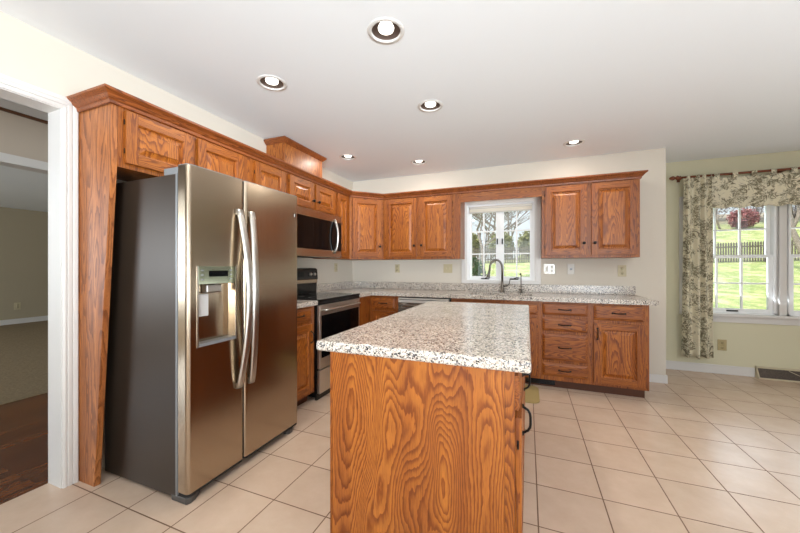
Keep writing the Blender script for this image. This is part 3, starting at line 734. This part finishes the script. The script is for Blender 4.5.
MB().tube([(0.06, -0.018, 0.822), (0.06, -0.05, 0.822), (0.09, -0.058, 0.822), (w-0.09, -0.058, 0.822), (w-0.06, -0.05, 0.822), (w-0.06, -0.018, 0.822)], 0.011, 10).build('handle', M_steel2, od)
MB().box(0.006, w-0.006, -0.016, 0.012, 0.065, 0.275).build('storage_drawer', M_rsteel, t, 0.004)
MB().box(0.01, w-0.01, 0.02, 0.04, 0.0, 0.062).build('kick_panel', M_black, t)
bgm = MB().prism([(0.56, 0.922), (0.60, 0.922), (0.60, 1.20), (0.575, 1.205), (0.55, 1.19), (0.54, 1.08), (0.552, 1.06)], 0, w, 0, axis='x')
bgo = bgm.build('backguard', M_black, t, 0.004)
MB().box(0.02, w-0.02, 0.534, 0.545, 1.035, 1.075).build('steel_band', M_steel, bgo, 0.002)
for kx in (0.07, 0.14, 0.62, 0.69): MB().lathe([(0.021, 0), (0.019, -0.022), (0.012, -0.025), (0.001, -0.026)], (kx, 0.547, 1.135), 'y', 16).build('knob', M_steel2, bgo)
MB().box(0.25, 0.5, 0.54, 0.548, 1.105, 1.165).build('clock_display', M_blackglass, bgo, 0.002)
# microwave
t = thing('microwave', 'stainless over-the-range microwave with a black glass door', 'microwave', (-2.05, 0.128, 0), RL)
w = 0.812; z0, z1 = 1.320, 1.788
MB().box(0.001, w, 0.0, 0.38, z0, z1).build('body', M_steel, t, 0.003)
d = MB().box(0, w-0.0, -0.02, 0, z1-0.075, z1-0.002).box(0, w, -0.02, 0, z0+0.004, z0+0.075).box(0, 0.02, -0.02, 0, z0+0.075, z1-0.075).build('door', M_steel, t, 0.002)
MB().box(0.02, 0.665, -0.0185, 0, z0+0.075, z1-0.075).build('window', M_blackglass, d)
MB().box(0.668, w, -0.0185, 0, z0+0.075, z1-0.075).build('control_panel', M_blackglass, t)
R = []
pts = [(0.665, -0.02-0.045*math.sin(PI*k/14)**0.7, z0+0.05+(z1-z0-0.1)*k/14) for k in range(15)]
MB().tube(pts, 0.012, 8, sy=1.3).build('handle', M_steel2, d)
m = MB()
for k in range(7): m.box(0.06, w-0.06, 0.03+k*0.03, 0.04+k*0.03, z0-0.002, z0)
m.build('vent_grille', M_dark, t)

# ------------------------------------------------------------------ electrical plates
def plate(loc, rz, mt, kind, label, cat, w=0.072, h=0.116, name='wall_outlet', mk=M_dark, group=None):
    t = thing(name, label, cat, loc, rz, group)
    MB().box(-w/2, w/2, -0.006, -0.0005, -h/2, h/2).build('cover_plate', mt, t, 0.003)
    if kind == 'duplex':
        for z in (-0.026, 0.026):
            s = MB().lathe([(0.016, 0), (0.016, -0.003), (0.001, -0.0035)], (0, -0.006, z), 'y', 16).build('socket', mt, t)
            MB().box(-0.007, -0.005, -0.0105, -0.009, z-0.004, z+0.006).box(0.005, 0.007, -0.0105, -0.009, z-0.004, z+0.006).box(-0.002, 0.002, -0.0105, -0.009, z-0.011, z-0.007).build('slots', mk, s)
    elif kind == 'toggles':
        for x in (-0.023, 0.023): MB().box(x-0.006, x+0.006, -0.018, -0.006, -0.012, 0.012).build('toggle', mt, t, 0.002)
    elif kind == 'combo':
        MB().box(-0.04, -0.012, -0.016, -0.006, -0.03, 0.03).build('rocker', M_wplast, t, 0.002)
        for z in (-0.022, 0.022): MB().box(0.012, 0.04, -0.0085, -0.006, z-0.016, z+0.016).build('socket', M_wplast, t, 0.003)
    elif kind == 'phone':
        MB().box(-0.012, 0.012, -0.010, -0.006, -0.012, 0.010).build('jack', M_fgrey, t, 0.002)
    return t
plate((XL, 1.456, 1.21), RL, M_almond, 'duplex', 'almond outlet on the left wall under the narrow cabinet by the corner', 'outlet')
plate((-1.724, YB, 1.197), 0, M_almond, 'duplex', 'almond single outlet nearest the corner on the back wall', 'outlet')
plate((-1.014, YB, 1.197), 0, M_almond, 'toggles', 'almond double switch plate just left of the sink window', 'switch', w=0.118, name='light_switch')
plate((0.19, YB, 1.194), 0, M_chrome, 'combo', 'shiny chrome double plate just right of the sink window', 'outlet', w=0.118)
plate((0.415, YB, 1.194), 0, M_wplast, 'phone', 'white phone jack plate below the right wall cabinet', 'phone jack', name='phone_jack')
plate((0.909, YB, 1.175), 0, M_almond, 'duplex', 'almond outlet below the right end of the right wall cabinet', 'outlet', w=0.08, h=0.125)
plate((2.013, YN, 0.328), 0, mat('tan_plastic', (176, 160, 116), 0.4), 'duplex', 'tan outlet low on the nook wall beside the curtain', 'outlet', w=0.082, h=0.125)
plate((-10.2, 1.2, 0.38), RL, M_almond, 'duplex', 'outlet on the living room wall seen through the doorway', 'outlet', w=0.1, h=0.15)
t = MB().lathe([(0.05, 0), (0.05, 0.02), (0.028, 0.03), (0.028, 0.36), (0.02, 0.38), (0.001, 0.385)], (-9.9, 1.70, 0.005), 'z', 14).build('floor_post', M_wplast)
tag(t, 'thin white upright post on the living room carpet by the far wall', 'post')

# ------------------------------------------------------------------ recessed lights
ll = ['recessed ceiling light nearest the camera, the largest in the picture', 'recessed ceiling light in front of the oak box, above the refrigerator', 'recessed ceiling light over the far part of the island',
      'small recessed ceiling light close to the left wall above the microwave', 'small recessed ceiling light before the corner and back wall cabinets', 'recessed ceiling light in front of the right wall cabinet']
# ceiling lights outside the frame share the design and light the rest of the room
for i, (lx, ly) in enumerate(LIGHTS):
    lab = ll[i] if i < 6 else 'recessed ceiling light behind or beside the camera, out of the picture'
    t = thing('recessed_light', lab, 'ceiling light', (lx, ly, ZC), 0, 'recessed ceiling lights')
    MB().lathe([(0.076, 0.0), (0.079, -0.005), (0.097, -0.004), (0.1, 0.0), (0.097, -0.0005), (0.078, -0.0008)], seg=36).build('trim_ring', M_white, t) if False else \
    MB().rings([[(r*math.cos(a), r*math.sin(a), h) for a in [2*PI*k/36 for k in range(36)]] for r, h in [(0.076, 0.004), (0.076, -0.004), (0.082, -0.006), (0.096, -0.004), (0.099, -0.0004)]], 0, caps=False).build('trim_ring', M_white, t)
    MB().rings([[(r*math.cos(a), r*math.sin(a), h) for a in [2*PI*k/36 for k in range(36)]] for r, h in [(0.0765, -0.003), (0.074, 0.03), (0.066, 0.075), (0.02, 0.1)]], 0, caps=False).build('baffle', M_baffle, t)
    MB().lathe([(0.022, 0.06), (0.036, 0.03), (0.043, 0.016), (0.040, 0.006), (0.024, -0.002), (0.001, -0.004)], seg=24).build('bulb', M_bulb, t)
    d = bpy.data.lights.new('lamp', 'AREA'); d.shape = 'DISK'; d.size = 0.07; d.energy = LAMP_W; d.color = (1.0, 0.93, 0.84)
    lo = bpy.data.objects.new('lamp', d); COL.objects.link(lo); lo.parent = t; lo.location = (0, 0, -0.0055)

# ------------------------------------------------------------------ roller shade over the sink window
t = thing('window_shade', 'cream pleated shade drawn up at the top of the sink window', 'shade', ((KX0+KX1)/2, YB+0.02, 1.98))
MB().box(-0.372, 0.372, -0.018, 0.018, -0.03, -0.001).build('headrail', M_wplast, t, 0.003)
m = MB()
for k in range(4): m.prism([(-0.014, -0.031-k*0.009), (0.0, -0.0355-k*0.009), (0.014, -0.031-k*0.009), (0.014, -0.0385-k*0.009), (-0.014, -0.0385-k*0.009)][::-1], -0.37, 0.37, 0, axis='x')
m.build('pleats', M_shade, t)
MB().box(-0.37, 0.37, -0.015, 0.015, -0.082, -0.068).build('bottom_rail', M_wplast, t, 0.003)

# ------------------------------------------------------------------ nook curtains
def cloth(name, xs0, xs1, zt, zb, folds, amp, nx, nz, y, flare=0.0, bottom=None, parent=None, seed=0, dens=1.0):
    verts = []; uv = []
    for j in range(nz+1):
        v = j/nz
        for i in range(nx+1):
            u = i/nx
            x = xs0+(xs1-xs0)*u + flare*(u-0.5)*v
            ph = 2*PI*folds*u + 0.8*math.sin(3.1*u*PI+seed)+0.5*v*math.sin(5*u+seed)
            yy = y+amp*(0.55+0.45*v)*math.sin(ph)+0.004*math.sin(9*v+7*u)
            zb_ = zb+(bottom(u) if bottom else 0)
            verts.append((x, yy, zt+(zb_-zt)*v)); uv.append((u*(xs1-xs0)*dens, v*(zt-zb)))
    faces = [(j*(nx+1)+i, j*(nx+1)+i+1, (j+1)*(nx+1)+i+1, (j+1)*(nx+1)+i) for j in range(nz) for i in range(nx)]
    me = bpy.data.meshes.new(name); me.from_pydata(verts, [], faces); me.materials.append(M_toile)
    ul = me.uv_layers.new(name='UVMap')
    for p in me.polygons:
        p.use_smooth = True
        for li in p.loop_indices: ul.data[li].uv = uv[me.loops[li].vertex_index]
    o = bpy.data.objects.new(name, me); COL.objects.link(o)
    s_ = o.modifiers.new('thick', 'SOLIDIFY'); s_.thickness = 0.002
    if parent: o.parent = parent
    return o
YC = 2.42
t = cloth('curtain', 1.622, 1.875, 2.262, 0.185, 3.6, 0.036, 90, 40, YC-0.008, flare=0.035, bottom=lambda u: 0.012*math.sin(20*u), dens=1.6)
tag(t, 'long cream and olive toile curtain panel left of the nook window', 'curtain')
t = cloth('curtain_valance', 1.86, 3.32, 2.215, 1.873, 9, 0.010, 220, 14, YC, bottom=lambda u: 0.008*math.sin(60*u), seed=2)
tag(t, 'short cream and olive toile valance with tabs across the nook window', 'curtain')
for k in range(10):
    xa = 1.895+0.1575*k
    R = []
    for q in range(13):
        a = PI*q/12; R.append((0.0165*math.cos(a), 0.0165*math.sin(a)))
    m = MB(); prof_ = [(-0.0165, -0.05)]+[(-0.0165*math.cos(PI*q/10), 0.0165*math.sin(PI*q/10)) for q in range(11)]+[(0.0165, -0.05)]
    inner = [(-0.0145, -0.05)]+[(-0.0145*math.cos(PI*q/10), 0.0145*math.sin(PI*q/10)) for q in range(11)]+[(0.0145, -0.05)]
    pts2 = [(YC+a, 2.25+b) for a, b in prof_]+[(YC+a, 2.25+b) for a, b in inner[::-1]]
    m.prism(pts2, xa, xa+0.045, 0, axis='x'); tb = m.build('tab', M_toile, t)
    ul = tb.data.uv_layers.new(name='UVMap')
    for p in tb.data.polygons:
        for li in p.loop_indices:
            co = tb.data.vertices[tb.data.loops[li].vertex_index].co; ul.data[li].uv = (co.x, co.z)
t = thing('curtain_rod', 'dark reddish wooden curtain rod with carved finial above the nook window', 'curtain rod', (1.60, YC, 2.25))
MB().tube([(0.0, 0, 0), (1.78, 0, 0)], 0.0125, 14).build('pole', M_rodw, t)
MB().lathe([(0.013, 0.0), (0.024, -0.006), (0.014, -0.014), (0.026, -0.026), (0.028, -0.036), (0.013, -0.048), (0.011, -0.054), (0.022, -0.062), (0.026, -0.076), (0.02, -0.092), (0.008, -0.106), (0.001, -0.110)], (0, 0, 0), 'x', 16).build('finial', M_rodw, t)
for x in (0.012, 0.89): MB().box(x-0.008, x+0.008, 0.0125, YN-YC-0.001, -0.012, 0.004).box(x-0.015, x+0.015, YN-YC-0.008, YN-YC-0.001, -0.03, 0.03).build('bracket', M_rodw, t)

# ------------------------------------------------------------------ registers, mat
t = thing('baseboard_register', 'beige metal baseboard air register with dark grille below the nook window', 'register', (2.295, YN, 0))
m = MB().prism([(-0.075, 0.0), (-0.001, 0.0), (-0.001, 0.125), (-0.018, 0.125), (-0.03, 0.112), (-0.024, 0.098), (-0.06, 0.022), (-0.075, 0.012)], 0.0, 0.012, 0, axis='x')
m.prism([(-0.075, 0.0), (-0.001, 0.0), (-0.001, 0.125), (-0.018, 0.125), (-0.03, 0.112), (-0.024, 0.098), (-0.06, 0.022), (-0.075, 0.012)], 1.0, 1.012, 0, axis='x')
m.box(0.012, 1.0, -0.024, -0.001, 0.105, 0.122).box(0.012, 1.0, -0.075, -0.06, 0.0, 0.012).build('casing', mat('register_beige', (198, 186, 158), 0.45), t)
MB().prism([(-0.055, 0.012), (-0.045, 0.012), (-0.02, 0.104), (-0.026, 0.104)], 0.012, 1.0, 0, axis='x').build('grille', noisy('register_grille', (92, 80, 70), (66, 56, 48), 90, 0.6), t)
m = MB()
for a, b_ in ((0.26, 0.42), (0.42, 0.58), (0.58, 0.74), (0.74, 0.9)):
    up = round((a-0.26)/0.16) % 2 == 0
    za, zb = (0.1, 0.02) if up else (0.02, 0.1)
    f = lambda z: -0.06+0.03*(z-0.02)/0.08
    m.tube([(a, f(za), za), (b_, f(zb), zb)], 0.003, 6)
m.build('strut', bpy.data.materials['register_beige'], t)
t = thing('toe_kick_register', 'black heat register in the toe kick below the sink cabinet', 'register', (-0.12, 1.364, 0.0))
MB().box(0, 0.33, -0.012, -0.0005, 0.02, 0.092).build('frame', M_black, t, 0.002)
m = MB()
for k in range(5): m.box(0.012, 0.318, -0.016, -0.012, 0.03+k*0.012, 0.035+k*0.012)
m.build('louvres', M_iron, t)
m = MB(); m.prism([(p[0], p[1]) for p in rr(0.45, 0.225, 0.07, 0, 6)], 0, 0.012)
t = m.build('floor_mat', M_mat, None, 0.004); t.location = (-0.395, 1.065, 0.0008)
tag(t, 'tan rounded kitchen mat on the tiles before the sink cabinet', 'mat')

# ------------------------------------------------------------------ outdoors
def gz(x, y):
    if y < 24: z = -0.45+2.2*((y-2.7)/21.3)**1.25 if y > 2.7 else -0.45
    else: z = 1.75+(y-24)*0.18*max(0.0, min(1.0, (x+2)/8+0.15))
    return z+0.06*math.sin(x*0.5)*min(1, max(0, (y-3)/5))
vs = []; fs = []; nx, ny = 60, 60
for j in range(ny+1):
    for i in range(nx+1):
        x = -40+100*i/nx; y = 2.75+70*(j/ny)**1.5; vs.append((x, y, gz(x, y)))
for j in range(ny):
    for i in range(nx): fs.append((j*(nx+1)+i, j*(nx+1)+i+1, (j+1)*(nx+1)+i+1, (j+1)*(nx+1)+i))
m = MB(); m.add(vs, fs, 0, True); t = m.build('ground_lawn', M_lawn); t['kind'] = 'structure'
# picket fence
t = thing('picket_fence', 'weathered grey picket fence across the top of the lawn', 'fence', (6, 22, 0))
pk = MB(); rl = MB()
x = -9.0
while x < 24:
    z = gz(x, 22)
    pk.prism([(x-6, z+0.05), (x-6+0.075, z+0.05), (x-6+0.075, z+1.1), (x-6+0.0375, z+1.18), (x-6, z+1.1)], -0.01, 0.01, 0, axis='y'); x += 0.115
pk.build('pickets', M_fence, t)['kind'] = 'stuff'
for k in range(14):
    xa = -9+33*k/14; xb = -9+33*(k+1)/14
    for h in (0.3, 0.9): rl.tube([(xa-6, 0.03, gz(xa, 22)+h), (xb-6, 0.03, gz(xb, 22)+h)], 0.035, 4)
rl.build('rails', M_fence, t)
for k in range(15):
    xa = -9+33*k/14; MB().box(xa-6-0.05, xa-6+0.05, 0.0, 0.1, gz(xa, 22)-0.1, gz(xa, 22)+1.25).build('post', M_fence, t)
def tree(x, y, h, label, leaf=None, nleaf=0, spread=1.0, seed=0, trunk=0.14, group=None, name='bare_tree', lsize=0.09):
    rnd = random.Random(seed); base = Vector((x, y, gz(x, y)))
    t = thing(name, label, 'tree', tuple(base), 0, group)
    wood = MB(); tips = []
    def br(p, d, ln, r, lvl):
        pts = [p]; q = p.copy(); dd = d.copy()
        for k in range(3):
            dd = (dd+Vector((rnd.uniform(-.22, .22), rnd.uniform(-.22, .22), rnd.uniform(-.05, .15)))).normalized(); q = q+dd*ln/3; pts.append(q.copy())
        wood.tube(pts, [r, r*0.85, r*0.7, r*0.5], 5 if lvl > 1 else 8)
        if lvl >= 4 or r < 0.004: tips.append(q); return
        n = 4 if lvl < 3 else 3
        for k in range(n):
            f = 0.35+0.65*(k+1)/n; i = min(2, int(f*3)); pp = pts[i].lerp(pts[i+1], f*3-i) if i < 3 else pts[-1]
            a = rnd.uniform(0, 2*PI); up = rnd.uniform(0.15, 0.8)
            nd = (dd*0.6+Vector((math.cos(a)*spread, math.sin(a)*spread, up))).normalized()
            br(pp, nd, ln*rnd.uniform(0.55, 0.78), r*0.5, lvl+1)
            tips.append(pp)
    br(Vector((0, 0, -0.1)), Vector((0, 0, 1)), h*0.42, trunk, 0)
    wood.build('branches', M_bark, t)
    if leaf:
        m = MB()
        for k in range(nleaf):
            c = tips[rnd.randrange(len(tips))]+Vector((rnd.gauss(0, .3), rnd.gauss(0, .3), rnd.gauss(0, .3)))
            a = Vector((rnd.gauss(0, 1), rnd.gauss(0, 1), rnd.gauss(0, 1))).normalized()*lsize; b = a.orthogonal().normalized()*lsize*0.6
            m.add([c-a, c+b, c+a, c-b], [(0, 1, 2, 3)])
        m.build('leaves', leaf, t)['kind'] = 'stuff'
    return t
def bush(x, y, r, h, leaf, label, seed=0, n=1800, name='shrub', ls=0.09, group=None):
    rnd = random.Random(seed); t = thing(name, label, 'shrub', (x, y, gz(x, y)), 0, group)
    w = MB()
    for k in range(14):
        a = rnd.uniform(0, 2*PI); q = rnd.uniform(0.2, 0.8)
        w.tube([(0, 0, -0.05), (math.cos(a)*r*q*0.5, math.sin(a)*r*q*0.5, h*0.5), (math.cos(a)*r*q, math.sin(a)*r*q, h*0.92)], [0.03, 0.02, 0.008], 5)
    w.build('stems', M_bark, t)
    m = MB()
    for k in range(n):
        v = Vector((rnd.gauss(0, 1), rnd.gauss(0, 1), rnd.gauss(0, 1))).normalized()*rnd.uniform(0.6, 1.0)
        c = Vector((v.x*r, v.y*r, h*0.5+v.z*h*0.48))+Vector((rnd.gauss(0, .06), rnd.gauss(0, .06), rnd.gauss(0, .06)))
        a = Vector((rnd.gauss(0, 1), rnd.gauss(0, 1), rnd.gauss(0, 1))).normalized()*ls; b = a.orthogonal().normalized()*ls*0.7
        m.add([c-a, c+b, c+a, c-b], [(0, 1, 2, 3)])
    m.build('foliage', leaf, t)['kind'] = 'stuff'
    return t
# seen through the sink window
for k, (bx, by) in enumerate(((16, 56), (20, 55), (24, 56), (28, 55), (32, 56), (36, 57))):
    bush(bx, by, 2.6, 7.5, M_twig, 'grey twiggy thicket on the skyline behind the nook window', 70+k, 2200, name='twig_thicket', ls=0.12, group='grey thickets on the skyline')  # wild grey brush filling the skyline, not a planted row
tree(-1.75, 12.5, 6.5, 'bare leaning tree nearest the sink window, behind its left panes', seed=3, trunk=0.09, spread=1.2)
bush(-2.0, 10.5, 0.4, 1.5, M_leafd, 'dark green shrub low at the left edge of the sink window', 21, 700, ls=0.06)
for k, (bx, by, lab) in enumerate(((-4.4, 24.2, 'left'), (-2.0, 24.6, 'middle'), (0.2, 24.2, 'right'))):
    bush(bx, by, 1.0, 2.3, M_leafo, 'olive shrub behind the picket fence, %s one in the sink window' % lab, 30+k, 1500, ls=0.1, group='olive shrubs behind the fence')
bush(21.4, 44, 1.25, 2.2, M_pink, 'round pink blossoming bush on the slope beyond the fence', 41, 1500, name='blossoming_bush', ls=0.13)
bush(10.9, 36, 1.3, 2.0, M_leafo, 'low olive shrub left of the pink bush', 42, 1000, ls=0.12)
tree(9.75, 14.5, 8, 'bare tree on the lawn behind the right unit of the nook window', seed=57, trunk=0.13)
woods = [(-5.2, 27, 10), (-3.2, 29, 11), (-1.3, 27.5, 10), (0.9, 29, 11), (-4.4, 34, 13), (-2.2, 36, 13), (0.2, 35, 12), (2.4, 32, 11),
         (10.2, 32, 11), (12.6, 39, 12), (14.2, 44, 13), (16.8, 40, 12), (22.5, 46, 11), (19.5, 44, 13), (12.0, 47, 13), (22.0, 39, 12), (16.5, 50, 13), (21.5, 50, 13)]
for k, (x, y, h) in enumerate(woods):
    lab = 'bare woodland tree beyond the fence, behind the sink window' if x < 5 else 'bare woodland tree on the slope behind the nook window'
    tree(x, y, h, lab, seed=100+k, trunk=0.10, spread=1.2, group='bare trees behind the sink window' if x < 5 else 'bare trees behind the nook window')
tree(-3.0, 40, 14, 'leafy pale green tree farthest off behind the sink window', M_leafo, 2600, seed=11, trunk=0.28, name='leafy_tree', lsize=0.16)
tree(25.0, 46, 13, 'pale green leafy tree high on the slope at the right', M_leafg, 2000, seed=59, trunk=0.3, name='leafy_tree', lsize=0.16)
